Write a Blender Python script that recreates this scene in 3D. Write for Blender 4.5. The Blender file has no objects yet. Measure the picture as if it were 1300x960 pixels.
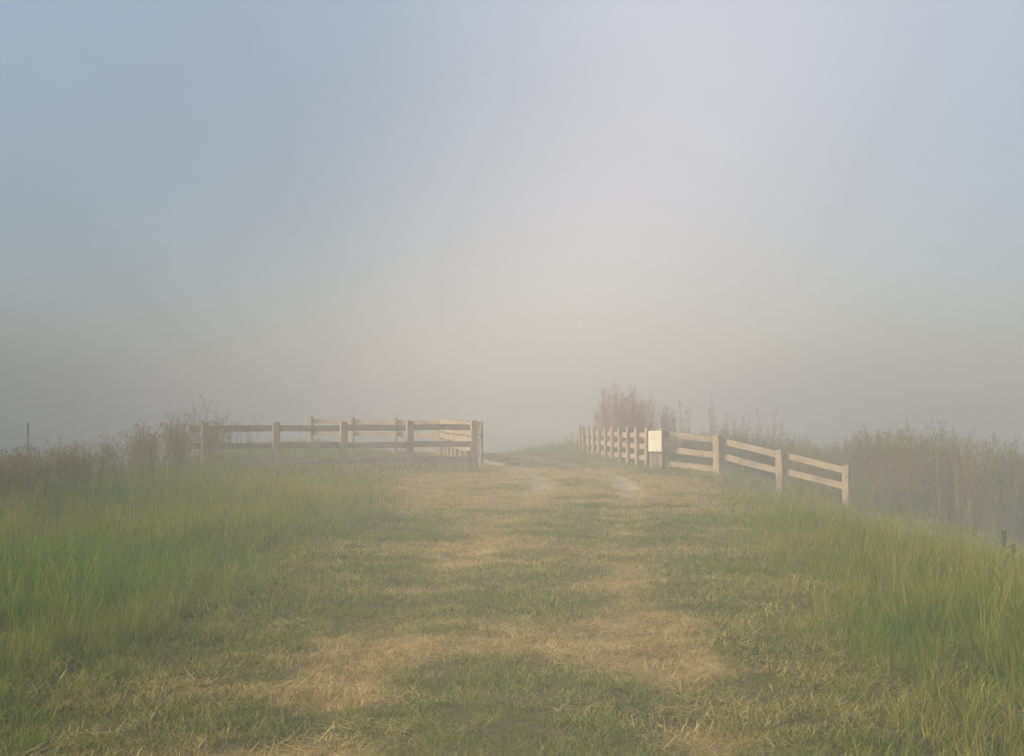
import bpy, bmesh, math, random
import numpy as np
from mathutils import Vector, Matrix

R = math.radians
S = bpy.context.scene
COL = S.collection
random.seed(7)
rng = np.random.default_rng(7)

# ------------------------------------------------------------------ camera
cam_d = bpy.data.cameras.new('camera')
cam = bpy.data.objects.new('camera', cam_d); COL.objects.link(cam)
cam_d.sensor_width = 36; cam_d.lens = 41.5
cam_d.clip_start = .05; cam_d.clip_end = 3000
cam.location = (0, 0, 1.6)
cam.rotation_euler = (R(90 + 1.6), 0, 0)
S.camera = cam

# ------------------------------------------------------------------ light, sky, exposure
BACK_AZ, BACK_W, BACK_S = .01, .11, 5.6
SUN_EL, SUN_AZ = 19.0, 256.0            # azimuth clockwise from +Y: the sun stands to the left, a little behind the camera
S.view_settings.view_transform = 'Standard'
S.view_settings.look = 'None'
S.view_settings.gamma = 1
S.view_settings.exposure = 0.5
to_sun = Vector((math.sin(R(SUN_AZ)) * math.cos(R(SUN_EL)), math.cos(R(SUN_AZ)) * math.cos(R(SUN_EL)), math.sin(R(SUN_EL))))
sd = bpy.data.lights.new('sun', 'SUN'); sd.energy = 5.0; sd.angle = R(0.5); sd.color = (1.0, .82, .58)
so = bpy.data.objects.new('sun', sd); COL.objects.link(so)
so.rotation_euler = to_sun.to_track_quat('Z', 'Y').to_euler()

world = bpy.data.worlds.new("World"); S.world = world; world.use_nodes = True
nt = world.node_tree; nt.nodes.clear()
def nd(tree, typ, **kw):
    n = tree.nodes.new(typ)
    for k, v in kw.items(): setattr(n, k, v)
    return n
def mth(tree, op, a, b=None, c=None):
    n = tree.nodes.new('ShaderNodeMath'); n.operation = op
    for i, v in enumerate((a, b, c)):
        if v is None: continue
        if isinstance(v, (int, float)): n.inputs[i].default_value = v
        else: tree.links.new(v, n.inputs[i])
    return n.outputs[0]
out = nd(nt, 'ShaderNodeOutputWorld')
sky = nd(nt, 'ShaderNodeTexSky', sky_type='NISHITA', sun_disc=False)
sky.sun_elevation = R(SUN_EL); sky.sun_rotation = R(SUN_AZ); sky.air_density = 1.0; sky.dust_density = 1.0; sky.ozone_density = 1.5
bg = nd(nt, 'ShaderNodeBackground'); bg.inputs['Strength'].default_value = .05
nt.links.new(sky.outputs[0], bg.inputs['Color'])
# a veil of thin high cloud: pale everywhere, brighter and warmer in a broad upright band ahead
tc = nd(nt, 'ShaderNodeTexCoord'); sx = nd(nt, 'ShaderNodeSeparateXYZ'); nt.links.new(tc.outputs['Generated'], sx.inputs[0])
X, Y, Z = sx.outputs
az = mth(nt, 'ARCTAN2', X, Y)                                   # 0 ahead, positive to the right
el = mth(nt, 'ARCSINE', Z)
cen = mth(nt, 'MULTIPLY_ADD', el, .42, .02)
da = mth(nt, 'SUBTRACT', az, cen)
wid = mth(nt, 'MULTIPLY_ADD', mth(nt, 'GREATER_THAN', da, 0), .035, .15)
g = mth(nt, 'DIVIDE', da, wid)
g = mth(nt, 'EXPONENT', mth(nt, 'MULTIPLY', mth(nt, 'MULTIPLY', g, g), -.5))
upf = mth(nt, 'EXPONENT', mth(nt, 'MULTIPLY', mth(nt, 'MAXIMUM', el, 0), -.6))
g = mth(nt, 'MULTIPLY', g, upf)
n1 = nd(nt, 'ShaderNodeTexNoise'); n1.inputs['Scale'].default_value = 3.2; n1.inputs['Detail'].default_value = 3; n1.inputs['Distortion'].default_value = .6
nt.links.new(tc.outputs['Generated'], n1.inputs['Vector'])
mp = nd(nt, 'ShaderNodeMapRange'); mp.inputs[1].default_value = 0; mp.inputs[2].default_value = .5   # elevation 0 -> 29 deg
nt.links.new(el, mp.inputs[0])
wc = nd(nt, 'ShaderNodeMix', data_type='RGBA')
wc.inputs[6].default_value = (.64, .43, .33, 1); wc.inputs[7].default_value = (.37, .29, .24, 1)
nt.links.new(mp.outputs[0], wc.inputs[0])
bg2 = nd(nt, 'ShaderNodeBackground'); nt.links.new(wc.outputs[2], bg2.inputs['Color'])
nt.links.new(mth(nt, 'MULTIPLY', g, .58), bg2.inputs['Strength'])
bg3 = nd(nt, 'ShaderNodeBackground'); bg3.inputs['Color'].default_value = (.262, .306, .352, 1)
nt.links.new(mth(nt, 'MULTIPLY_ADD', mth(nt, 'MINIMUM', mth(nt, 'MAXIMUM', el, 0), .5), 1.22, mth(nt, 'MULTIPLY_ADD', n1.outputs['Fac'], .26, .30)), bg3.inputs['Strength'])
a1 = nd(nt, 'ShaderNodeAddShader'); a2 = nd(nt, 'ShaderNodeAddShader')
nt.links.new(bg.outputs[0], a1.inputs[0]); nt.links.new(bg2.outputs[0], a1.inputs[1])
nt.links.new(a1.outputs[0], a2.inputs[0]); nt.links.new(bg3.outputs[0], a2.inputs[1])
# warm glow added to the sky behind the camera to brighten the mist ahead
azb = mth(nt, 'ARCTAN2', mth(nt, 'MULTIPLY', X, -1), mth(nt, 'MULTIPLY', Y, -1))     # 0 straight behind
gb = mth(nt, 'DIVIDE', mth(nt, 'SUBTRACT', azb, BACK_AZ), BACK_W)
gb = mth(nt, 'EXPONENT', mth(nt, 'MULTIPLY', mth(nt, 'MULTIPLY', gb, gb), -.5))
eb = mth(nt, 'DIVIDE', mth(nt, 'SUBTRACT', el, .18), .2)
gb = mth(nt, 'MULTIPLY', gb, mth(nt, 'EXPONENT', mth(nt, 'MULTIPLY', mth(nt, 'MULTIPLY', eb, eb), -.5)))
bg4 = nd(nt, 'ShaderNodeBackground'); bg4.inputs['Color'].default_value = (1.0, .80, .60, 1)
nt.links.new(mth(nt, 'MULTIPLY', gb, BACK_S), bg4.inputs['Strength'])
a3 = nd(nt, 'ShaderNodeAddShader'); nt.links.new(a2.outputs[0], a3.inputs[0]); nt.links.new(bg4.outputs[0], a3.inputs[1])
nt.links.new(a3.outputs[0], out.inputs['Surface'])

S.render.engine = 'CYCLES'
S.cycles.volume_bounces = 3
S.cycles.max_bounces = 6
S.cycles.use_denoising = True

HAZE_DENSITY, HAZE_ANISO, HAZE_COLOR, HAZE_TOP = .0185, -.8, (.57, .60, .645), 6.5

# ------------------------------------------------------------------ numpy noise
def hash2(ix, iy, seed):
    h = (ix.astype(np.int64) * 374761393 + iy.astype(np.int64) * 668265263 + seed * 1442695041) & 0x7fffffff
    h = ((h ^ (h >> 13)) * 1274126177) & 0x7fffffff
    return ((h ^ (h >> 16)) & 0xffff) / 65535.0
def vnoise(x, y, scale, seed=0):
    x = np.asarray(x, float) / scale; y = np.asarray(y, float) / scale
    ix, iy = np.floor(x), np.floor(y); fx, fy = x - ix, y - iy
    fx = fx * fx * (3 - 2 * fx); fy = fy * fy * (3 - 2 * fy)
    a = hash2(ix, iy, seed); b = hash2(ix + 1, iy, seed); c = hash2(ix, iy + 1, seed); d = hash2(ix + 1, iy + 1, seed)
    return (a * (1 - fx) + b * fx) * (1 - fy) + (c * (1 - fx) + d * fx) * fy
def fbm(x, y, scale, seed=0, n=4):
    s = 0; w = 0; a = 1.
    for k in range(n):
        s = s + a * vnoise(x, y, scale / 2 ** k, seed + k * 17); w += a; a *= .5
    return s / w
def sst(a, b, x):
    t = np.clip((np.asarray(x, float) - a) / (b - a), 0, 1); return t * t * (3 - 2 * t)

# ------------------------------------------------------------------ lie of the land
CL = np.array([(-60, -.3), (0, -.15), (7, -.08), (11.5, .15), (13.5, .36), (20, 1.0), (25, 1.5), (27.5, 1.65), (30, 1.5), (33, 1.05), (38, .1), (43, -1.2), (50, -3.5), (60, -7), (80, -15), (400, -160)])
def cline(y): 
    k = np.array([-.8, -.4, 0, .4, .8])
    return sum(np.interp(np.asarray(y, float) + q, CL[:, 0], CL[:, 1]) for q in k * 2) / 5
def base_z(x, y):
    x = np.asarray(x, float); y = np.asarray(y, float)
    l = np.clip(-8.6 - x, 0, None); r = np.clip(x - np.interp(y, [14, 25, 30.5], [3.5, 3.5, 4.3]), 0, None)
    l = np.sqrt(l * l + .36) - .6; r = np.sqrt(r * r + .25) - .5
    f = np.clip(y - 43.5, 0, None); f = np.sqrt(f * f + 4) - 2
    drop = .24 * l + .235 * r + .10 * f
    z = -2.6 * (1 - np.exp(-(drop / 2.6) ** 1.0 * 1.0)) 
    z = -np.where(drop < 1.6, drop, 1.6 + 1.0 * (1 - np.exp(-(drop - 1.6) / 1.0)))
    return z
def ground_z(x, y):
    x = np.asarray(x, float); y = np.asarray(y, float)
    u = x - cline(y)
    rut = np.exp(-((np.abs(u) - .95) / .28) ** 2)
    z = base_z(x, y) - .045 * rut * (.5 + fbm(x, y, 3, 5)) + .10 * (fbm(x, y, 5, 11) - .5) + .035 * (fbm(x, y, .8, 21) - .5)
    return z
def tallness(x, y):
    x = np.asarray(x, float); y = np.asarray(y, float)
    u = x - cline(y) + .9 * (fbm(x, y, 2.2, 31) - .5)
    wl = np.interp(y, [0, 7, 14, 20, 27, 31, 40], [1.3, 1.5, 1.9, 2.3, 3.4, 2.6, 2.2])
    wr = np.interp(y, [0, 7, 14, 20, 27, 34, 40], [1.1, 1.3, 1.7, 1.9, 2.2, 2.0, 1.8])
    return np.where(u < 0, sst(0, 2.4, -u - wl), sst(0, 2.2, u - wr))
def rutmask(x, y):
    u = np.asarray(x, float) - cline(y)
    lat = u + .35 * (fbm(x, y, 2.5, 41) - .5)
    w = np.interp(y, [0, 10, 18, 25], [.42, .36, .38, .30])
    return np.exp(-((np.abs(lat) - .95) / w) ** 2)
def gravelmask(x, y):
    return np.clip(1.25 * rutmask(x, y) ** 1.5 * sst(18.5, 26.5, y) * (.35 + .65 * sst(.1, .5, fbm(x, y, 1.1, 81, 5))), 0, 1)
def strawmask(x, y):
    """Where the mown strip is dry straw rather than green."""
    x = np.asarray(x, float); y = np.asarray(y, float)
    u = x - cline(y)
    n = fbm(x, y, 1.1, 51, 5); n2 = fbm(x * .7, y, 3.2, 61, 4); n3 = fbm(x * .8, y * 1.5, 1.7, 63, 4)
    streak = fbm(x * .28, y, .42, 67, 3) - .5                                        # mower rows lying across the strip
    r = rutmask(x, y)
    core = sst(2.5, 1.1, np.abs(u))
    far = sst(17.0, 20.0, y + 2.5 * (n2 - .5))
    wide = sst(5.2, 2.4, np.abs(u + .8)) * far * (1 - sst(28.5, 30.5, y) * sst(1.5, 2.2, np.abs(u)))
    s = core * (.0 + 1.2 * streak) + r * (.95 * n + .55 * n2 - .18) + core * (1.5 * (n3 - .47)) + .5 * core * (n2 - .5) + wide * (.42 + .75 * n + .5 * streak)
    near = sst(8.7, 8.0, y + .5 * (n - .5)) * sst(6.0, 6.8, y)                        # worn bare patches close by
    s = s + near * sst(1.7, 1.0, np.abs(u - .1)) * (1.4 * n3 - .42) * (1 - .6 * np.exp(-((u + .25) / .3) ** 2))
    s = s - .22 * sst(8.6, 9.4, y) * sst(12.6, 11.0, y) * core * sst(.3, -.6, u)
    return np.clip(sst(.2, .92, s), 0, 1) ** .9

# ------------------------------------------------------------------ materials
def newmat(name):
    m = bpy.data.materials.new(name); m.use_nodes = True
    t = m.node_tree; t.nodes.clear()
    return m, t, nd(t, 'ShaderNodeOutputMaterial')
def ramp(t, src, stops):
    r = nd(t, 'ShaderNodeValToRGB'); cr = r.color_ramp
    while len(cr.elements) < len(stops): cr.elements.new(.5)
    for e, (p, c) in zip(cr.elements, stops): e.position = p; e.color = (*c, 1)
    t.links.new(src, r.inputs[0]); return r.outputs[0]
def mixc(t, f, a, b, blend='MIX'):
    n = nd(t, 'ShaderNodeMix', data_type='RGBA', blend_type=blend)
    for i, v in ((0, f), (6, a), (7, b)):
        if hasattr(v, 'links') or hasattr(v, 'is_linked'): t.links.new(v, n.inputs[i])
        elif i == 0: n.inputs[0].default_value = v
        else: n.inputs[i].default_value = (*v, 1)
    return n.outputs[2]
def noise(t, scale, detail=4, vec=None, rough=.6):
    n = nd(t, 'ShaderNodeTexNoise'); n.inputs['Scale'].default_value = scale; n.inputs['Detail'].default_value = detail; n.inputs['Roughness'].default_value = rough
    if vec is not None: t.links.new(vec, n.inputs['Vector'])
    return n.outputs['Fac']
def attr(t, name, kind='GEOMETRY'):
    a = nd(t, 'ShaderNodeAttribute'); a.attribute_name = name; a.attribute_type = kind
    return a

def ground_material():
    m, t, o = newmat('ground_material')
    geo = nd(t, 'ShaderNodeNewGeometry'); P = geo.outputs['Position']
    fine = noise(t, 22, 5, P, .7); mid = noise(t, 2.6, 4, P); grit = noise(t, 90, 3, P)
    green = ramp(t, fine, [(.3, (.075, .07, .010)), (.55, (.14, .13, .02)), (.75, (.22, .19, .04))])
    soil = ramp(t, fine, [(.3, (.09, .065, .04)), (.7, (.2, .15, .09))])
    base = mixc(t, ramp(t, mid, [(.45, (0, 0, 0)), (.62, (.6, .6, .6))]), green, soil)
    straw = ramp(t, fine, [(.25, (.27, .17, .06)), (.5, (.50, .36, .14)), (.75, (.68, .52, .23))])
    c = mixc(t, attr(t, 'straw').outputs['Fac'], base, straw)
    gravel = ramp(t, grit, [(.3, (.36, .30, .21)), (.5, (.52, .44, .32)), (.7, (.64, .55, .42))])
    c = mixc(t, attr(t, 'gravel').outputs['Fac'], c, gravel)
    b = nd(t, 'ShaderNodeBump'); b.inputs['Strength'].default_value = .8; b.inputs['Distance'].default_value = .03
    t.links.new(noise(t, 40, 5, P, .75), b.inputs['Height'])
    p = nd(t, 'ShaderNodeBsdfPrincipled'); p.inputs['Roughness'].default_value = .95; p.inputs['Specular IOR Level'].default_value = .15
    t.links.new(c, p.inputs['Base Color']); t.links.new(b.outputs[0], p.inputs['Normal']); t.links.new(p.outputs[0], o.inputs[0])
    return m

def blade_material(name, greens, dries, transl=.35):
    """Leaf colour runs from greens to dries by the instance's own 'dry', varied blade by blade by 'tint'."""
    m, t, o = newmat(name)
    tint = attr(t, 'tint').outputs['Fac']; dry = attr(t, 'dry', 'INSTANCER').outputs['Fac']; hh = attr(t, 'along').outputs['Fac']
    cg = ramp(t, tint, [(0, greens[0]), (.5, greens[1]), (1, greens[2])])
    cd = ramp(t, tint, [(0, dries[0]), (.5, dries[1]), (1, dries[2])])
    k = mth(t, 'ADD', dry, mth(t, 'MULTIPLY', mth(t, 'SUBTRACT', tint, .5), .5))
    k2 = mth(t, 'ADD', k, mth(t, 'MULTIPLY', mth(t, 'SUBTRACT', hh, .6), .3))
    n = nd(t, 'ShaderNodeClamp'); t.links.new(k2, n.inputs[0])
    c = mixc(t, n.outputs[0], cg, cd)
    d = nd(t, 'ShaderNodeBsdfPrincipled'); d.inputs['Roughness'].default_value = .7; d.inputs['Specular IOR Level'].default_value = .06
    tr = nd(t, 'ShaderNodeBsdfTranslucent'); mx = nd(t, 'ShaderNodeMixShader'); mx.inputs[0].default_value = transl
    t.links.new(c, d.inputs['Base Color']); t.links.new(c, tr.inputs[0])
    t.links.new(d.outputs[0], mx.inputs[1]); t.links.new(tr.outputs[0], mx.inputs[2]); t.links.new(mx.outputs[0], o.inputs[0])
    return m

def plant_material(name, stops, transl=.3):
    m, t, o = newmat(name)
    tint = attr(t, 'tint').outputs['Fac']
    oi = nd(t, 'ShaderNodeObjectInfo')
    c = ramp(t, tint, stops)
    hs = nd(t, 'ShaderNodeHueSaturation'); t.links.new(c, hs.inputs['Color'])
    t.links.new(mth(t, 'MULTIPLY_ADD', oi.outputs['Random'], .5, .75), hs.inputs['Value'])
    t.links.new(mth(t, 'MULTIPLY_ADD', oi.outputs['Random'], .03, .485), hs.inputs['Hue'])
    d = nd(t, 'ShaderNodeBsdfPrincipled'); d.inputs['Roughness'].default_value = .75; d.inputs['Specular IOR Level'].default_value = .2
    tr = nd(t, 'ShaderNodeBsdfTranslucent'); mx = nd(t, 'ShaderNodeMixShader'); mx.inputs[0].default_value = transl
    t.links.new(hs.outputs[0], d.inputs['Base Color']); t.links.new(hs.outputs[0], tr.inputs[0])
    t.links.new(d.outputs[0], mx.inputs[1]); t.links.new(tr.outputs[0], mx.inputs[2]); t.links.new(mx.outputs[0], o.inputs[0])
    return m

def wood_material(name, a, b, c_):
    m, t, o = newmat(name)
    at = attr(t, 'grain'); V = at.outputs['Vector']           # grain coordinates: x runs along the piece
    mpv = nd(t, 'ShaderNodeMapping'); mpv.inputs['Scale'].default_value = (1.2, 22, 22); t.links.new(V, mpv.inputs['Vector'])
    g1 = noise(t, 2.2, 6, mpv.outputs[0], .65)
    c = ramp(t, g1, [(.28, a), (.5, b), (.72, c_)])
    blot = noise(t, 3.0, 4, V)
    c = mixc(t, ramp(t, blot, [(.5, (0, 0, 0)), (.72, (.75, .75, .75))]), c, (.13, .11, .085))
    lich = noise(t, 9.0, 3, V)
    c = mixc(t, ramp(t, lich, [(.62, (0, 0, 0)), (.7, (.5, .5, .5))]), c, (.34, .34, .25))
    bm_ = nd(t, 'ShaderNodeBump'); bm_.inputs['Strength'].default_value = .5; bm_.inputs['Distance'].default_value = .006
    t.links.new(g1, bm_.inputs['Height'])
    p = nd(t, 'ShaderNodeBsdfPrincipled'); p.inputs['Roughness'].default_value = .85; p.inputs['Specular IOR Level'].default_value = .2
    t.links.new(c, p.inputs['Base Color']); t.links.new(bm_.outputs[0], p.inputs['Normal']); t.links.new(p.outputs[0], o.inputs[0])
    return m

def plain_material(name, col, rough=.5, var=.1, scale=6):
    m, t, o = newmat(name)
    tcn = nd(t, 'ShaderNodeTexCoord')
    c = ramp(t, noise(t, scale, 5, tcn.outputs['Object']), [(.3, tuple(v * (1 - var) for v in col)), (.7, tuple(min(1, v * (1 + var)) for v in col))])
    p = nd(t, 'ShaderNodeBsdfPrincipled'); p.inputs['Roughness'].default_value = rough
    t.links.new(c, p.inputs['Base Color']); t.links.new(p.outputs[0], o.inputs[0])
    return m

M_GROUND = ground_material()
M_TALL = blade_material('tall_grass_material',
    [(.055, .135, .005), (.125, .225, .009), (.27, .33, .016)], [(.28, .20, .035), (.40, .31, .07), (.50, .40, .12)], .4)
M_MOWN = blade_material('mown_grass_material',
    [(.07, .115, .005), (.145, .20, .010), (.27, .285, .022)], [(.27, .155, .045), (.56, .41, .14), (.78, .61, .26)], .25)
M_WOOD = wood_material('weathered_wood', (.24, .19, .13), (.40, .32, .22), (.52, .43, .31))
M_SIGN = plain_material('sign_paint', (.80, .76, .62), .45, .05)
M_MARK = plain_material('sign_faded_ink', (.50, .46, .36), .6, .1)
M_BOLT = plain_material('galvanised_bolt', (.35, .34, .32), .4, .2)

# ------------------------------------------------------------------ small helpers
def tag(o, label=None, cat=None, group=None, kind=None):
    if label: o['label'] = label
    if cat: o['category'] = cat
    if group: o['group'] = group
    if kind: o['kind'] = kind
    return o
def empty(name, loc=(0, 0, 0), rz=0):
    o = bpy.data.objects.new(name, None); COL.objects.link(o); o.location = loc; o.rotation_euler = (0, 0, rz); o.empty_display_size = .2
    return o
def copy_tree(o, parent=None):
    c = o.copy(); COL.objects.link(c); c.parent = parent
    for ch in list(o.children): copy_tree(ch, c)
    return c

class MB:
    """collects polygons in numpy-friendly lists, with per-vertex 'tint' and 'along' and 'grain'."""
    def __init__(s): s.v = []; s.f = []; s.t = []; s.a = []; s.g = []
    def add(s, vs, fs, tint=.5, along=None, grain=None):
        b = len(s.v); s.v += [tuple(p) for p in vs]; s.f += [tuple(b + i for i in q) for q in fs]
        s.t += [tint] * len(vs); s.a += list(along) if along is not None else [.5] * len(vs)
        s.g += [tuple(q) for q in grain] if grain is not None else [(0, 0, 0)] * len(vs)
    def blade(s, base, ang, h, w, lean, curl, tint, seg=3):
        """a tapered ribbon that bends over as it rises"""
        dx, dy = math.cos(ang), math.sin(ang); px, py = -dy, dx
        vs = []; al = []
        for i in range(seg + 1):
            k = i / seg; hz = h * (k - curl * .35 * k * k); out_ = lean * k + curl * h * .6 * k ** 2.2
            ww = w * (1 - k ** 1.6) * .5 if i < seg else 0
            c = (base[0] + dx * out_, base[1] + dy * out_, base[2] + hz)
            if i < seg:
                vs += [(c[0] - px * ww, c[1] - py * ww, c[2]), (c[0] + px * ww, c[1] + py * ww, c[2])]; al += [k, k]
            else: vs.append(c); al.append(1)
        fs = [(2 * i, 2 * i + 1, 2 * i + 3, 2 * i + 2) for i in range(seg - 1)] + [(2 * seg - 2, 2 * seg - 1, 2 * seg)]
        s.add(vs, fs, tint, al)
    def tube(s, pts, r0, r1, tint=.5, n=4):
        pts = [Vector(p) for p in pts]; vs = []; al = []
        for i, p in enumerate(pts):
            d = (pts[min(i + 1, len(pts) - 1)] - pts[max(i - 1, 0)]).normalized()
            e = d.orthogonal().normalized(); f = d.cross(e); r = r0 + (r1 - r0) * i / (len(pts) - 1)
            for k in range(n):
                a = 2 * math.pi * k / n; vs.append(p + e * math.cos(a) * r + f * math.sin(a) * r); al.append(i / (len(pts) - 1))
        fs = [(i * n + k, i * n + (k + 1) % n, (i + 1) * n + (k + 1) % n, (i + 1) * n + k) for i in range(len(pts) - 1) for k in range(n)]
        s.add(vs, fs, tint, al)
    def leaf(s, p, d, l, w, tint):
        p = Vector(p); d = Vector(d).normalized(); e = d.cross(Vector((random.uniform(-1, 1), random.uniform(-1, 1), random.uniform(-1, 1)))).normalized() * w * .5
        s.add([p, p + d * l * .5 + e, p + d * l, p + d * l * .5 - e], [(0, 1, 2, 3)], tint)
    def tuft(s, p, r, tint):
        """a small seed cluster: three crossed lozenges"""
        p = Vector(p)
        for k in range(3):
            a = Vector((random.uniform(-1, 1), random.uniform(-1, 1), random.uniform(-1, 1))).normalized()
            b = a.orthogonal().normalized()
            s.add([p + a * r, p + b * r * .7, p - a * r, p - b * r * .7], [(0, 1, 2, 3)], tint)
    def mesh(s, name, mat, smooth=False):
        me = bpy.data.meshes.new(name); me.from_pydata(s.v, [], s.f); me.materials.append(mat)
        for nm, dat in (('tint', s.t), ('along', s.a)):
            at = me.attributes.new(nm, 'FLOAT', 'POINT'); at.data.foreach_set('value', np.array(dat, np.float32))
        at = me.attributes.new('grain', 'FLOAT_VECTOR', 'POINT'); at.data.foreach_set('vector', np.array(s.g, np.float32).ravel())
        if smooth: me.polygons.foreach_set('use_smooth', [True] * len(me.polygons))
        me.update(); return me
    def build(s, name, mat, parent=None, smooth=False):
        o = bpy.data.objects.new(name, s.mesh(name, mat, smooth)); COL.objects.link(o); o.parent = parent; return o

# ------------------------------------------------------------------ ground: one sheet
def spaced(lo, hi, a, b, step, grow=1.13):
    core = list(np.arange(a, b, step)); s = step; x = a
    left = []
    while x > lo: s *= grow; x -= s; left.append(max(x, lo))
    s = step; x = core[-1]; right = []
    while x < hi: s *= grow; x += s; right.append(min(x, hi))
    return np.array(left[::-1] + core + right)
xs = spaced(-190, 190, -9.5, 9.5, .11); ys = spaced(-60, 230, 4.5, 45, .11)
GX, GY = np.meshgrid(xs, ys)
GZ = ground_z(GX, GY)
GZ = GZ + .02 * (vnoise(GX, GY, .23, 71) - .5) * sst(60, 40, GY)
nx, ny = len(xs), len(ys)
me = bpy.data.meshes.new('ground')
co = np.stack([GX, GY, GZ], -1).reshape(-1, 3)
idx = np.arange(nx * ny).reshape(ny, nx)
quads = np.stack([idx[:-1, :-1], idx[:-1, 1:], idx[1:, 1:], idx[1:, :-1]], -1).reshape(-1, 4)
me.vertices.add(len(co)); me.vertices.foreach_set('co', co.astype(np.float32).ravel())
me.loops.add(quads.size); me.loops.foreach_set('vertex_index', quads.astype(np.int32).ravel())
me.polygons.add(len(quads)); me.polygons.foreach_set('loop_start', np.arange(0, quads.size, 4, dtype=np.int32)); me.polygons.foreach_set('loop_total', np.full(len(quads), 4, np.int32))
me.polygons.foreach_set('use_smooth', np.ones(len(quads), bool))
me.update(calc_edges=True)
st = strawmask(GX, GY)
gv = gravelmask(GX, GY) 
for nm, dat in (('straw', st), ('gravel', np.clip(gv * 1.25, 0, 1))):
    at = me.attributes.new(nm, 'FLOAT', 'POINT'); at.data.foreach_set('value', dat.astype(np.float32).ravel())
me.materials.append(M_GROUND)
ground = bpy.data.objects.new('ground', me); COL.objects.link(ground)
tag(ground, 'grassy bank with a worn two rut track running ahead and curving left', 'ground', kind='structure')

# ------------------------------------------------------------------ haze
bm = bmesh.new(); bmesh.ops.create_cube(bm, size=1)
x0, x1, y0, y1, z0, z1 = -195, 195, -65, 235, -4.2, HAZE_TOP
for v in bm.verts:
    v.co = Vector((x0 if v.co.x < 0 else x1, y0 if v.co.y < 0 else y1, z0 if v.co.z < 0 else z1))
hm = bpy.data.meshes.new('haze'); bm.to_mesh(hm); bm.free()
m, t, o = newmat('haze_air')
pv = nd(t, 'ShaderNodeVolumePrincipled'); pv.inputs['Density'].default_value = HAZE_DENSITY
pv.inputs['Color'].default_value = (*HAZE_COLOR, 1); pv.inputs['Anisotropy'].default_value = HAZE_ANISO
t.links.new(pv.outputs[0], o.inputs['Volume']); hm.materials.append(m)
haze = bpy.data.objects.new('haze', hm); COL.objects.link(haze)
tag(haze, 'pale morning mist lying over the whole field', 'mist', kind='stuff')

# ------------------------------------------------------------------ fences
def plank(mb, p0, p1, wide, thick, up=Vector((0, 0, 1)), seg=6, bevel=.012, warp=.006, seed=None):
    """a sawn timber from p0 to p1; eight-sided section (worn arrises), slightly bent along its length"""
    p0, p1 = Vector(p0), Vector(p1); d = (p1 - p0); L = d.length; d.normalize()
    side = d.cross(up).normalized(); u = side.cross(d).normalized()
    hw, ht = wide / 2, thick / 2; b = bevel
    sec = [(-ht + b, -hw), (ht - b, -hw), (ht, -hw + b), (ht, hw - b), (ht - b, hw), (-ht + b, hw), (-ht, hw - b), (-ht, -hw + b)]
    ox = random.uniform(0, 50); ph = random.uniform(0, 6); vs = []; gr = []
    for i in range(seg + 1):
        k = i / seg; c = p0 + d * L * k + u * warp * math.sin(ph + k * 4) + side * warp * .6 * math.sin(ph * 2 + k * 3)
        sc = 1 + random.uniform(-.02, .02)
        for a, q in sec: vs.append(c + side * a + u * q * sc); gr.append((ox + L * k, a * 1.0 + ox, q))
    fs = [(i * 8 + k, i * 8 + (k + 1) % 8, (i + 1) * 8 + (k + 1) % 8, (i + 1) * 8 + k) for i in range(seg) for k in range(8)]
    fs += [tuple(range(7, -1, -1)), tuple(seg * 8 + k for k in range(8))]
    mb.add(vs, fs, .5, None, gr)
def fence_post(parent, x, y, ztop, w=.17, d=.15, yaw=0, zbot=None, lean=(0, 0), name='post'):
    mb = MB(); zb = float(ground_z(x, y)) - .25 if zbot is None else zbot
    up = Vector((-math.sin(yaw), math.cos(yaw), 0))
    top = Vector((x + lean[0], y + lean[1], ztop))
    plank(mb, (x, y, zb), top, d, w, up=up, seg=6, bevel=.018, warp=.004)
    # worn pyramid cap
    n = len(mb.v); ring = list(range(n - 8, n)); mb.f.pop()
    inner = []
    for i in ring:
        p = Vector(mb.v[i]); q = top + (p - top) * .55; q.z = ztop + .022; inner.append(tuple(q))
    b = len(mb.v); mb.v += inner; mb.t += [.5] * 8; mb.a += [.5] * 8; mb.g += [mb.g[i] for i in ring]
    mb.f += [(ring[k], ring[(k + 1) % 8], b + (k + 1) % 8, b + k) for k in range(8)] + [tuple(b + k for k in range(8))]
    return mb.build(name, M_WOOD, parent)
def rail(parent, a, b, wide=.165, thick=.045):
    mb = MB(); plank(mb, a, b, wide, thick, seg=8, bevel=.007, warp=.009); return mb.build('rail', M_WOOD, parent)

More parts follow.
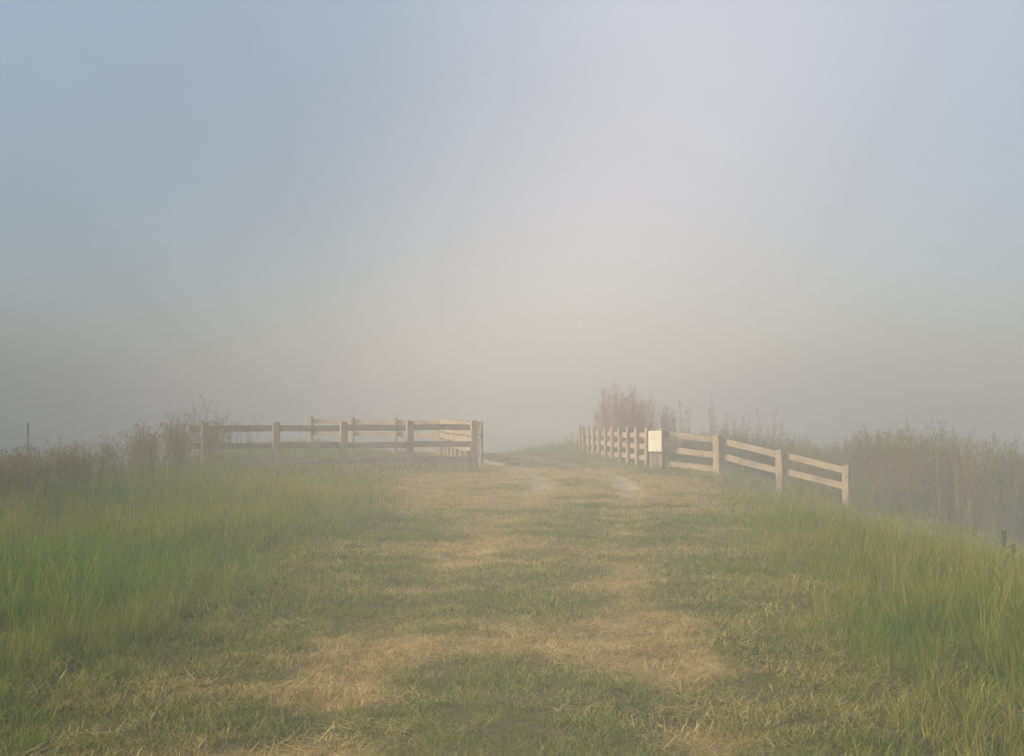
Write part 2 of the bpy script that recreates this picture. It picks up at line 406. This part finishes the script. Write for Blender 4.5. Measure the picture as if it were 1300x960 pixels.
def yaw_of(p, q): return math.atan2(q[1] - p[1], q[0] - p[0])
def fence_run(name, label, group, pts, tops, rails, off, post_w=.17, post_d=.15, over=(0, 0), lastpost=True, rail_w=.165, jit=.012, low_rail_panels=99):
    """pts: post feet; tops: post top heights; rails: heights of the rail centres below the post top; off: how far the rails lie behind the posts"""
    cx_, cy_ = pts[0]
    root = empty(name, (cx_, cy_, float(ground_z(cx_, cy_))))
    tag(root, label, 'fence', group)
    kids = []
    for i, (p, zt) in enumerate(zip(pts, tops)):
        q0 = pts[max(i - 1, 0)]; q1 = pts[min(i + 1, len(pts) - 1)]
        kids.append(fence_post(root, p[0], p[1], zt + random.uniform(-jit, jit), post_w, post_d, yaw_of(q0, q1), lean=(random.uniform(-.015, .015), random.uniform(-.015, .015))))
    for i in range(len(pts) - 1):
        p, q = pts[i], pts[i + 1]; a = yaw_of(p, q); nxv = Vector((-math.sin(a), math.cos(a), 0)) * off; dv = Vector((math.cos(a), math.sin(a), 0))
        for r in (rails if i < low_rail_panels else rails[:-1]):
            e0 = over[0] if i == 0 else -.004; e1 = over[1] if i == len(pts) - 2 else -.004
            dz = (tops[i + 1] - tops[i]) / max((Vector(q) - Vector(p)).length, .01)
            A = Vector((p[0], p[1], tops[i] - r + random.uniform(-jit, jit))) + nxv - dv * e0 - Vector((0, 0, dz * e0))
            B = Vector((q[0], q[1], tops[i + 1] - r + random.uniform(-jit, jit))) + nxv + dv * e1 + Vector((0, 0, dz * e1))
            kids.append(rail(root, A, B, rail_w))
    for k in kids: k.matrix_parent_inverse = Matrix.Translation(-Vector(root.location))
    return root

FG = 'wooden post and rail fences round the gateway'
# front fence, left of the gateway
Lp = [(-8.04 + 1.746 * i, 31.0 + .5 * i) for i in range(5)]
fence_run('wooden_fence', 'weathered three rail fence left of the gateway, its near end lost in the weeds', FG,
          Lp, [1.30, 1.30, 1.31, 1.31, 1.32], (.165, .63, 1.07), .105, .19, .16, over=(.42, .06))
# its wing running back beside the track
kl = np.linspace(0, 1, 9)
Lw = [(-.86 - 1.62 * k - .10 * math.sin(k * 3.1), 33.35 + 8.75 * k) for k in kl]
fence_run('wooden_fence', 'wing of close set upright posts running back from the left gatepost', FG,
          Lw, [1.30 + .01 * k for k in kl], (.10, .33, .56, .80), .075, .10, .09, over=(0, 0), rail_w=.185)
Lb = [(-2.62, 42.2), (-4.25, 42.7), (-5.87, 43.25), (-7.48, 43.8)]
fence_run('wooden_fence', 'farther fence seen faintly above and between the rails of the left front fence', FG,
          Lb, [1.30, 1.36, 1.36, 1.38], (.16, .60, 1.02), -.10, .17, .15, over=(0, 0))
# right: gatepost run dropping down the bank
Rp = [(4.06, 32.3), (5.47, 31.5), (6.94, 30.6), (8.36, 29.6)]
fence_run('wooden_fence', 'sunlit rail fence sloping down the bank right of the white sign', FG,
          Rp, [1.10, .955, .57, .24], (.13, .54, .92), .105, .18, .16, over=(.03, .05), low_rail_panels=1)
# right wing with close posts
ks = np.linspace(0, 1, 11)
Rw = [(3.82 - 1.22 * k - .18 * math.sin(k * 2.6), 33.6 + 10.0 * k) for k in ks]
fence_run('wooden_fence', 'wing of close set upright posts running back behind the white sign', FG,
          Rw, [1.12 - .10 * k for k in ks], (.22, .54, .86), -.085, .15, .09, over=(0, 0), rail_w=.15)

# sign on its own timber beside the right gatepost
sx_, sy_ = 3.88, 32.3
zs = float(ground_z(sx_, sy_))
sg = empty('warning_sign', (sx_, sy_, zs)); tag(sg, 'cream rectangular sign board with faded marks on a wooden post right of the gateway', 'sign')
kids = [fence_post(sg, sx_, sy_, 1.02, .20, .13, 0, name='post')]
mb = MB(); yb = sy_ - .095
plank(mb, (0, 0, -.28), (0, 0, .28), .022, .385, up=Vector((0, 1, 0)), seg=1, bevel=.004, warp=0)
board = mb.build('board', M_SIGN, sg); kids.append(board)
mb = MB()
def strip(xa, za, xb, zb): mb.add([(xa, -.0135, za), (xb, -.0135, za), (xb, -.0135, zb), (xa, -.0135, zb)], [(0, 1, 2, 3)])
strip(-.15, .205, .15, .211); strip(-.15, -.235, .07, -.229); strip(.06, .03, .068, .18); strip(.12, .03, .128, .18)
kc = 20
ring = [(-.06 + r_ * math.cos(2 * math.pi * k / kc), .10 + r_ * math.sin(2 * math.pi * k / kc)) for r_ in (.055, .043) for k in range(kc)]
mb.add([(a, -.0135, b) for a, b in ring], [(k, (k + 1) % kc, kc + (k + 1) % kc, kc + k) for k in range(kc)])
mb.build('faded_lettering', M_MARK, board)
for bz in (-.19, .245):
    mb = MB(); mb.tube([(0, -.009, bz), (0, -.022, bz)], .011, .009, n=8); mb.build('bolt', M_BOLT, board)
for k in kids:
    if k.parent is sg: k.matrix_parent_inverse = Matrix.Translation(-Vector(sg.location))
board.location = (sx_ + .01, sy_ - .155, .78); board.rotation_euler = (0, 0, R(-28))

# ------------------------------------------------------------------ grass (nobody could count it)
def clump_collection(name, makers, mat):
    c = bpy.data.collections.new(name)
    for i, mk in enumerate(makers):
        mb = MB(); mk(mb)
        o = bpy.data.objects.new(name + '_clump', mb.mesh(name + '_clump', mat)); c.objects.link(o)
    return c
U = random.uniform
def mk_tall(n, h0, h1, rad, w=.006, curl=(.1, .7)):
    def f(mb):
        for k in range(n):
            a = U(0, 6.283); r = rad * math.sqrt(U(0, 1)); h = U(h0, h1) * (1 if U(0, 1) < .8 else 1.2)
            mb.blade((r * math.cos(a), r * math.sin(a), -.03), a + U(-1.2, 1.2), h, w * U(.6, 1.3), U(0, .25) * h * (1 if U(0, 1) < .8 else 2.4), U(*curl), U(0, 1) ** .9, 3)
    return f
def mk_short(n, h0, h1, rad, w=.005):
    def f(mb):
        for k in range(n):
            a = U(0, 6.283); r = rad * math.sqrt(U(0, 1)); h = U(h0, h1)
            mb.blade((r * math.cos(a), r * math.sin(a), -.008), U(0, 6.283), h, w * U(.6, 1.4), U(.2, 1.6) * h, U(.1, .8), U(0, 1), 2)
    return f
def mk_straw(n, rad):
    def f(mb):
        for k in range(n):
            a = U(0, 6.283); r = rad * math.sqrt(U(0, 1)); L = U(.04, .16); b = U(0, 6.283); z = U(.002, .02)
            p = Vector((r * math.cos(a), r * math.sin(a), z)); d = Vector((math.cos(b), math.sin(b), U(-.05, .25))); e = Vector((-d.y, d.x, 0)) * U(.0015, .0035)
            mb.add([p - e, p + e, p + d * L + e * .4, p + d * L - e * .4], [(0, 1, 2, 3)], U(0, 1), [.5, .5, 1, 1])
    return f
def mk_stalk(n, h0, h1, rad):
    def f(mb):
        for k in range(n):
            a = U(0, 6.283); r = rad * math.sqrt(U(0, 1)); h = U(h0, h1); b = U(0, 6.283); l = U(.02, .22) * h
            P = [Vector((r * math.cos(a) + math.cos(b) * l * q * q, r * math.sin(a) + math.sin(b) * l * q * q, h * q - .02)) for q in (0, .35, .7, 1)]
            tt = U(.35, 1); mb.tube(P, .0026, .0014, tt, 3)
            d = (P[3] - P[2]).normalized()
            for q in range(7): mb.leaf(P[3] - d * .10 * h * q / 6 * 1.6, d + Vector((U(-.5, .5), U(-.5, .5), .1)), U(.02, .045), .008, U(.5, 1))
            mb.blade((P[0].x, P[0].y, 0), U(0, 6.28), h * .55, .007, .08, .5, tt * .6, 3)
    return f
C_TALL = clump_collection('tall_grass', [mk_tall(60, .20, .42, .13, .0046, (.1, 1.0)) for _ in range(5)] + [mk_tall(44, .26, .48, .12, .0046, (.1, 1.0)) for _ in range(3)], M_TALL)
C_STALK = clump_collection('grass_stalks', [mk_stalk(5, .5, .75, .12) for _ in range(3)] + [mk_stalk(2, .4, .6, .08) for _ in range(3)], M_TALL)
C_SHORT = clump_collection('mown_grass', [mk_short(130, .02, .058, .16, .0036) for _ in range(6)], M_MOWN)
C_STRAW = clump_collection('straw', [mk_straw(60, .17) for _ in range(5)], M_MOWN)

def scatter(name, label, pts, scale, dry, tilt, coll, nvar):
    n = len(pts)
    me = bpy.data.meshes.new(name); me.vertices.add(n); me.vertices.foreach_set('co', pts.astype(np.float32).ravel())
    rot = np.stack([rng.normal(0, tilt, n), rng.normal(0, tilt, n), rng.uniform(0, 6.283, n)], -1)
    for nm, typ, fld, dat in (('rot', 'FLOAT_VECTOR', 'vector', rot), ('scl', 'FLOAT', 'value', scale), ('dry', 'FLOAT', 'value', dry)):
        at = me.attributes.new(nm, typ, 'POINT'); at.data.foreach_set(fld, np.asarray(dat, np.float32).ravel())
    at = me.attributes.new('pick', 'INT', 'POINT'); at.data.foreach_set('value', rng.integers(0, nvar, n).astype(np.int32))
    o = bpy.data.objects.new(name, me); COL.objects.link(o)
    ng = bpy.data.node_groups.new(name + '_scatter', 'GeometryNodeTree')
    ng.interface.new_socket('Geometry', in_out='INPUT', socket_type='NodeSocketGeometry'); ng.interface.new_socket('Geometry', in_out='OUTPUT', socket_type='NodeSocketGeometry')
    gi = ng.nodes.new('NodeGroupInput'); go = ng.nodes.new('NodeGroupOutput')
    iop = ng.nodes.new('GeometryNodeInstanceOnPoints'); ci = ng.nodes.new('GeometryNodeCollectionInfo')
    ci.inputs[0].default_value = coll; ci.inputs['Separate Children'].default_value = True; ci.inputs['Reset Children'].default_value = True
    def na(nm, typ):
        a = ng.nodes.new('GeometryNodeInputNamedAttribute'); a.data_type = typ; a.inputs['Name'].default_value = nm; return a.outputs['Attribute']
    ng.links.new(gi.outputs[0], iop.inputs['Points']); ng.links.new(ci.outputs[0], iop.inputs['Instance'])
    iop.inputs['Pick Instance'].default_value = True
    ng.links.new(na('pick', 'INT'), iop.inputs['Instance Index'])
    e2r = ng.nodes.new('FunctionNodeEulerToRotation'); ng.links.new(na('rot', 'FLOAT_VECTOR'), e2r.inputs[0]); ng.links.new(e2r.outputs[0], iop.inputs['Rotation'])
    ng.links.new(na('scl', 'FLOAT'), iop.inputs['Scale']); ng.links.new(iop.outputs[0], go.inputs[0])
    md = o.modifiers.new('scatter', 'NODES'); md.node_group = ng
    tag(o, label, 'grass', kind='stuff')
    return o
def sample(ya, yb, dens, xmax=None, margin=1.5):
    """random points in a wedge a little wider than the view, dens per square metre"""
    n = int((yb - ya) * 2 * (.46 * yb + margin + 3) * dens); y = rng.uniform(ya, yb, n); hw = .46 * yb + margin + 3
    x = rng.uniform(-hw, hw, n); k = np.abs(x) < .46 * y + margin
    return x[k], y[k]
def pts_of(x, y): return np.stack([x, y, ground_z(x, y)], -1)

# tall grass
X_, Y_, S_, D_ = [], [], [], []
for ya, yb, den, sc in ((3.6, 9, 70, 1.), (9, 16, 50, 1.), (16, 26, 32, 1.1), (26, 38, 20, 1.2), (38, 55, 8, 1.6), (55, 90, 2.2, 2.6)):
    x, y = sample(ya, yb, den); t_ = tallness(x, y)
    dens = sst(.03, .5, t_) * (.45 + .55 * sst(.3, .55, fbm(x, y, .7, 91)))
    k = rng.uniform(0, 1, len(x)) < dens
    x, y, t_ = x[k], y[k], t_[k]
    s = sc * (.28 + .72 * t_) * (.75 + .5 * fbm(x, y, 1.8, 93)) * rng.uniform(.8, 1.2, len(x))
    s *= np.where(x < 0, 1 - .35 * sst(20, 26, y) * sst(-7.5, -5.5, x), 1) * np.where((y > 26) & (y < 36), .78, 1) * (1 - .38 * sst(3.5, 6, x) * sst(13, 18, y)) * np.where((x > 3) & (x < 9.2) & (y > 28) & (y < 34), .55, 1)
    X_.append(x); Y_.append(y); S_.append(s); D_.append(np.clip(.18 + .3 * sst(-7, -3.5, x) * sst(17, 25, y) * (x < 0) - .16 * (x < 0) * sst(15, 9, y) + .9 * (fbm(x, y, 3.5, 95) - .43) + .7 * (fbm(x, y * .6, 1.2, 96) - .5) + .35 * (1 - t_) * sst(.4, .7, fbm(x, y, 1.1, 97)) + rng.normal(0, .1, len(x)), 0, 1))
x, y = np.concatenate(X_), np.concatenate(Y_)
scatter('tall_grass', 'uncut green grass on both banks of the track', pts_of(x, y), np.concatenate(S_), np.concatenate(D_), .17, C_TALL, 8)
n_tall = len(x)
xu = rng.uniform(6.5, 34, 5200); yu = rng.uniform(31, 52, 5200)
ku = (np.abs(xu) < .46 * yu + 2) & (base_z(xu, yu) < -.75) & (xu > 9.2 - .0 * yu)
xu, yu = xu[ku], yu[ku]
scatter('undergrowth', 'rank brownish green undergrowth at the foot of the misty brush', pts_of(xu, yu), rng.uniform(1.5, 3.4, len(xu)), np.clip(rng.normal(.55, .22, len(xu)), 0, 1), .15, C_TALL, 8)
# seed stalks
x, y = sample(4.5, 30, 8); t_ = tallness(x, y); k = rng.uniform(0, 1, len(x)) < sst(.55, 1, t_) * sst(.38, .62, fbm(x, y, 2.6, 101)); x, y = x[k], y[k]
scatter('grass_stalks', 'thin yellow green flowering stalks standing above the uncut grass', pts_of(x, y), rng.uniform(.6, 1.0, len(x)), rng.uniform(.0, .55, len(x)), .10, C_STALK, 6)
# mown
X_, Y_, S_ = [], [], []
for ya, yb, den, sc in ((3.6, 9, 75, .9), (9, 16, 50, 1.), (16, 26, 32, 1.2), (26, 46, 18, 1.5)):
    x, y = sample(ya, yb, den, margin=.5); t_ = tallness(x, y); s_ = strawmask(x, y)
    k = rng.uniform(0, 1, len(x)) < (1 - .8 * t_) * (1 - .6 * s_) * (1 - .92 * gravelmask(x, y)); x, y, t_ = x[k], y[k], t_[k]
    X_.append(x); Y_.append(y); S_.append(sc * (1 + 1.2 * t_) * rng.uniform(.7, 1.3, len(x)))
x, y = np.concatenate(X_), np.concatenate(Y_)
dr = np.clip(.27 + .7 * strawmask(x, y) + .9 * (fbm(x * .28, y, .42, 67, 3) - .5) + .8 * (fbm(x, y, 1.7, 111) - .45) + rng.normal(0, .12, len(x)), 0, 1)
scatter('mown_grass', 'short patchy cut grass between and beside the wheel ruts', pts_of(x, y), np.concatenate(S_), dr, .15, C_SHORT, 6)
# straw
X_, Y_, S_ = [], [], []
for ya, yb, den, sc in ((3.6, 12, 45, .9), (12, 22, 28, 1.1), (22, 34, 12, 1.4)):
    x, y = sample(ya, yb, den, margin=.3); s_ = strawmask(x, y); k = (rng.uniform(0, 1, len(x)) < .1 + .9 * s_) & (tallness(x, y) < .5) & (rng.uniform(0, 1, len(x)) > .9 * gravelmask(x, y)); x, y = x[k], y[k]
    X_.append(x); Y_.append(y); S_.append(sc * rng.uniform(.7, 1.3, len(x)))
x, y = np.concatenate(X_), np.concatenate(Y_)
scatter('dry_straw', 'pale dry grass clippings lying along the wheel ruts', pts_of(x, y), np.concatenate(S_), rng.uniform(.6, 1, len(x)), .04, C_STRAW, 5)

# ------------------------------------------------------------------ weeds and bushes, each a thing
M_STEM = plant_material('weed_stem', [(0, (.17, .16, .045)), (1, (.34, .28, .11))], .15)
M_LEAF = plant_material('weed_leaf', [(0, (.09, .12, .018)), (.5, (.16, .18, .03)), (1, (.25, .25, .06))], .45)
M_HEAD = plant_material('weed_seed_head', [(0, (.19, .15, .07)), (.6, (.31, .25, .13)), (1, (.44, .37, .22))], .4)
M_RED = plant_material('russet_plume', [(0, (.34, .17, .08)), (.5, (.52, .28, .15)), (1, (.64, .40, .24))], .45)
M_OLIVE = plant_material('olive_plume', [(0, (.13, .115, .02)), (.5, (.22, .185, .04)), (1, (.34, .28, .08))], .4)
M_TANPL = plant_material('tan_plume', [(0, (.17, .13, .05)), (.5, (.27, .21, .09)), (1, (.39, .31, .14))], .35)

M_PALE = plant_material('pale_dry_stalk', [(0, (.34, .30, .11)), (1, (.48, .39, .20))], .2)
def make_weed(h, n=4, heads=True, leaves=15):
    root = empty('seedy_weed'); st_, lf, hd = MB(), MB(), MB()
    for k in range(n):
        a = U(0, 6.28); r = U(0, .12); hh = h * U(.7, 1.05); l = U(.02, .28) * hh; b = U(0, 6.28)
        P = [Vector((r * math.cos(a) + l * math.cos(b) * q ** 1.6, r * math.sin(a) + l * math.sin(b) * q ** 1.6, hh * q - .05 * (q == 0))) for q in (0, .25, .5, .75, 1)]
        st_.tube(P, .006, .0025, U(0, 1), 4)
        for q in range(leaves):
            kk = U(.05, .85) * 4; i = min(int(kk), 3); p = P[i].lerp(P[i + 1], kk - i); aa = U(0, 6.28)
            lf.leaf(p, (math.cos(aa), math.sin(aa), U(-.2, .7)), U(.04, .10) * (1.2 - .6 * kk / 4), U(.007, .015), U(0, 1))
        if heads:
            for q in range(random.randint(3, 7)):
                kk = U(.55, 1) * 4; i = min(int(kk), 3); p = P[i].lerp(P[i + 1], kk - i); aa = U(0, 6.28); L = U(.08, .26)
                e = p + Vector((math.cos(aa) * L * .7, math.sin(aa) * L * .7, L * .8)); st_.tube([p, p.lerp(e, .5) + Vector((0, 0, -.01)), e], .0022, .0014, U(0, 1), 3)
                for w_ in range(random.randint(4, 7)): hd.tuft(e + Vector((U(-.045, .045), U(-.045, .045), U(-.03, .035))), U(.007, .015), U(0, 1))
    st_.build('stem', M_STEM, root); lf.build('leaves', M_LEAF, root)
    if heads: hd.build('seed_sprays', M_HEAD, root)
    return root
def make_plume(h, n, spread, mat, dens=1., name='wild_bush', leafy=.1, top=1.0, soft=0.):
    """a thicket of upright stems feathered with fine drooping leaves: a tall clump of wild growth"""
    root = empty(name); st_, lf = MB(), MB()
    for k in range(n):
        a = U(0, 6.28); r = spread * .45 * math.sqrt(U(0, 1)); hh = h * (1 - .38 * (r / (spread * .45 + .01)) ** 2 * U(.3, 1.5)) * U(.72, 1.05) * top; l = U(.02, .16) * hh; b = a + U(-.8, .8)
        P = [Vector((r * math.cos(a) + l * math.cos(b) * q ** 1.7, r * math.sin(a) + l * math.sin(b) * q ** 1.7, hh * q - .08)) for q in (0, .25, .5, .75, 1)]
        st_.tube(P, .009, .003, U(0, 1), 4)
        for q in range(int(34 * dens)):
            kk = (leafy * .3 + (1 - leafy * .3) * U(0, 1) ** .75) * 3.99; i = int(kk); p = P[i].lerp(P[i + 1], kk - i); aa = U(0, 6.28); f_ = kk / 4
            L = U(.08, .24) * (1 + soft) * (1.15 - .75 * f_); d = Vector((math.cos(aa), math.sin(aa), U(.8, 2.6) - soft))
            e = p + d.normalized() * L
            for w_ in range(6): lf.leaf(p.lerp(e, U(.1, 1)), d + Vector((U(-.6, .6), U(-.6, .6), U(-.2, .9))), U(.04, .10), U(.004, .010), U(0, 1))
    st_.build('stem', M_STEM, root); lf.build('foliage', mat, root)
    return root

# left thicket of seedy weeds along the edge of the bank
protos = [make_weed(h, n) for h, n in ((1.0, 5), (1.2, 6), (1.35, 5), (1.15, 6), (1.5, 5), (.9, 7))]
used = set()
def put(proto, x, y, s, label, cat, group, dz=0, first=None):
    o = proto if id(proto) not in used else copy_tree(proto); used.add(id(proto))
    o.location = (x, y, float(ground_z(x, y)) + dz); o.rotation_euler = (0, 0, U(0, 6.28)); o.scale = (s, s, s * U(.92, 1.08))
    tag(o, label, cat, group); return o
WL = 'tall wild weed with small brown seed heads in the thicket along the left bank'
WG = 'seedy weeds along the left bank'
spots = []
for k in range(250):
    bx = -7.6 - abs(random.gauss(0, .7)); q = U(-60, 300)
    y = min(bx * 1500 / (q - 650), 34); spots.append((bx - .3 * (y > 26), y))
for x, y in spots:
    px = 650 + 1500 * x / y
    if px < -60 or (px > 140 and U(0, 1) < .35): continue
    # skyline of the thicket as the photo has it: taller towards the fence
    tz = 1.6 - (np.interp(px, [-60, 0, 60, 130, 190, 225, 270, 330], [590, 582, 575, 566, 550, 538, 528, 542]) - 522) * y / 1500
    need = (tz - float(ground_z(x, y))) * (U(.55, 1.0) if U(0, 1) < .6 else U(1.0, 1.18))
    if need < .3: continue
    j = random.randrange(6); hgt = (1.0, 1.2, 1.35, 1.15, 1.5, .9)[j] * 1.05
    put(protos[j], x, y, max(.45, min(1.7, need / hgt)), WL, 'weed', WG)
for px, y, s in ((262, 30.4, 1.0), (285, 30.2, 1.05), (300, 30.5, 1.0), (250, 30.2, 1.15), (236, 29.6, 1.2), (318, 30.6, .9), (272, 29.8, .85)):
    j = random.choice((1, 2, 4)); put(protos[j], (px - 650) / 1500 * y, y, s * 1.55 / (1.2, 1.35, 1.5)[(1, 2, 4).index(j)], WL, 'weed', WG)

# single tall spikes that stand out
def make_spike(h, mat_head, r=.02, leafy=True):
    root = empty('tall_spike_weed'); a, b, c = MB(), MB(), MB()
    P = [(0, 0, -.05), (.01, 0, h * .35), (.0, .01, h * .7), (.02, 0, h)]
    a.tube(P, .010 if leafy else .0045, .005 if leafy else .003, .7, 5)
    for q in range(150):
        k = U(.62, 1) if leafy else U(.86, 1); ang = U(0, 6.28); b.leaf((.01 + math.cos(ang) * .004, math.sin(ang) * .004, h * k), (math.cos(ang), math.sin(ang), 1.5), r * U(.8, 1.7), .012 if leafy else .006, U(0, 1))
    for q in range(26 if leafy else 0):
        k = U(.05, .6); ang = U(0, 6.28); c.leaf((.005, 0, h * k), (math.cos(ang), math.sin(ang), U(.1, .9)), U(.08, .18), .03, U(0, 1))
    a.build('stem', M_STEM if leafy else M_PALE, root); b.build('flower_spike', mat_head, root)
    if leafy: c.build('leaves', M_LEAF, root)
    return root
def spike_at(px, top_px, y, mat, label, r=.02):
    x = (px - 650) / 1500 * y; zt = 1.6 - (top_px - 522) * y / 1500; z = float(ground_z(x, y))
    o = make_spike(zt - z, mat, r, mat is M_LEAF); o.location = (x, y, z); tag(o, label, 'weed'); return o
spike_at(35, 537, 25.0, M_LEAF, 'tallest dark green spike rising from the weeds near the left edge', .035)
spike_at(166, 571, 17.5, M_PALE, 'single pale straw coloured stalk with a pinkish tip standing in the left grass', .018)
spike_at(212, 585, 18.5, M_PALE, 'shorter thin yellowish stalk in the left grass nearer the fence end', .016)
spike_at(102, 573, 20.0, M_PALE, 'thin pale stalk poking out of the weeds between the dark spike and the pale stalk', .018)
spike_at(1272, 676, 17.0, M_LEAF, 'leafy dark green upright weed at the far right edge', .05)
spike_at(1284, 692, 16.6, M_LEAF, 'shorter dark green weed just right of and below the leafy one', .045)

# right: growth beyond the fence
def bush_at(o, px, top_px, y, h0, label, cat='bush', group=None, copy=True, wide=1.0):
    x = (px - 650) / 1500 * y; zt = 1.6 - (top_px - 522) * y / 1500; z = float(ground_z(x, y)); s = (zt - z) / h0
    c = copy_tree(o) if copy else o
    c.location = (x, y, z - .05); c.scale = (wide, wide, s); c.rotation_euler = (0, 0, U(0, 6.28)); tag(c, label, cat, group); return c
b = make_plume(2.6, 84, 2.1, M_RED, 2.3, soft=.6); bush_at(b, 789, 484, 45.0, 2.6, 'tallest russet bush rising above the fence wing behind the sign', copy=False)
b = make_plume(2.1, 60, 2.3, M_RED, 2.0, soft=.6); bush_at(b, 822, 502, 46.0, 2.1, 'lower russet bush directly above the white sign', copy=False)
b = make_plume(2.1, 10, .8, M_OLIVE, 1.2); bush_at(b, 866, 500, 43.0, 2.1, 'thin upright olive bush just right of the sign', copy=False)
b = make_plume(2.1, 7, .7, M_TANPL, .8); bush_at(b, 899, 498, 45.0, 2.1, 'sparse faded spindly bush above the first sloping fence panel', copy=False)
b = make_plume(2.4, 20, 1.6, M_TANPL, .9); bush_at(b, 934, 521, 45.0, 2.4, 'rounded dusky bush behind the second post of the sloping fence', copy=False)
b = make_plume(2.4, 16, 1.2, M_TANPL, 1.0); bush_at(b, 972, 514, 43.0, 2.4, 'peaked brownish bush behind the middle of the sloping fence', copy=False)
b = make_plume(3.0, 40, 2.2, M_OLIVE, 1.2); bush_at(b, 1192, 533, 36.0, 3.0, 'tall grey green bush in the thicket at the right, its top highest there', copy=False)
b = make_plume(2.6, 36, 2.2, M_LEAF, 1.3); bush_at(b, 1285, 545, 32.0, 2.6, 'dense green bush at the right edge of the thicket', copy=False)
pb = [make_plume(2.4, 34, 2.0, M_OLIVE, 1.8, soft=.4), make_plume(2.4, 32, 1.9, M_TANPL, 1.8, soft=.5), make_plume(2.4, 36, 2.1, M_LEAF, 1.7, soft=.3), make_plume(2.4, 34, 2.2, M_OLIVE, 1.9, soft=.6)]
BL = 'misty brush clump of upright stems in the low thicket beyond the sloping fence'; BG = 'brush clumps beyond the sloping fence'
sk = ([840, 880, 920, 950, 1000, 1040, 1090, 1110, 1150, 1200, 1230, 1260, 1300, 1380], [552, 540, 532, 540, 546, 549, 548, 541, 532, 534, 542, 552, 546, 541])
first = set()
for k in range(84):
    px = U(835, 1370); y = U(33.5, 46) if px > 1010 else U(37, 48)
    if px > 1130: y = U(30, 44)
    top = np.interp(px, *sk) + U(-3, 20); j = random.choices(range(4), (3, 3, 2 + 4 * (px > 1180), 3))[0]
    bush_at(pb[j], px, top, y, 2.4, BL, 'brush', BG, copy=j in first, wide=U(.8, 1.25)); first.add(j)
# a last faint line of low growth along the far crest and behind the right wing
for px, top, y in ((738, 541, 46.5), (752, 540, 46.5), (766, 536, 47)):
    bush_at(pb[1], px, top, y, 2.4, BL.replace('sloping fence', 'fence wing'), 'brush', 'low brush behind the fence wing', wide=.6)
print('tall clumps', n_tall, 'ground verts', nx * ny)
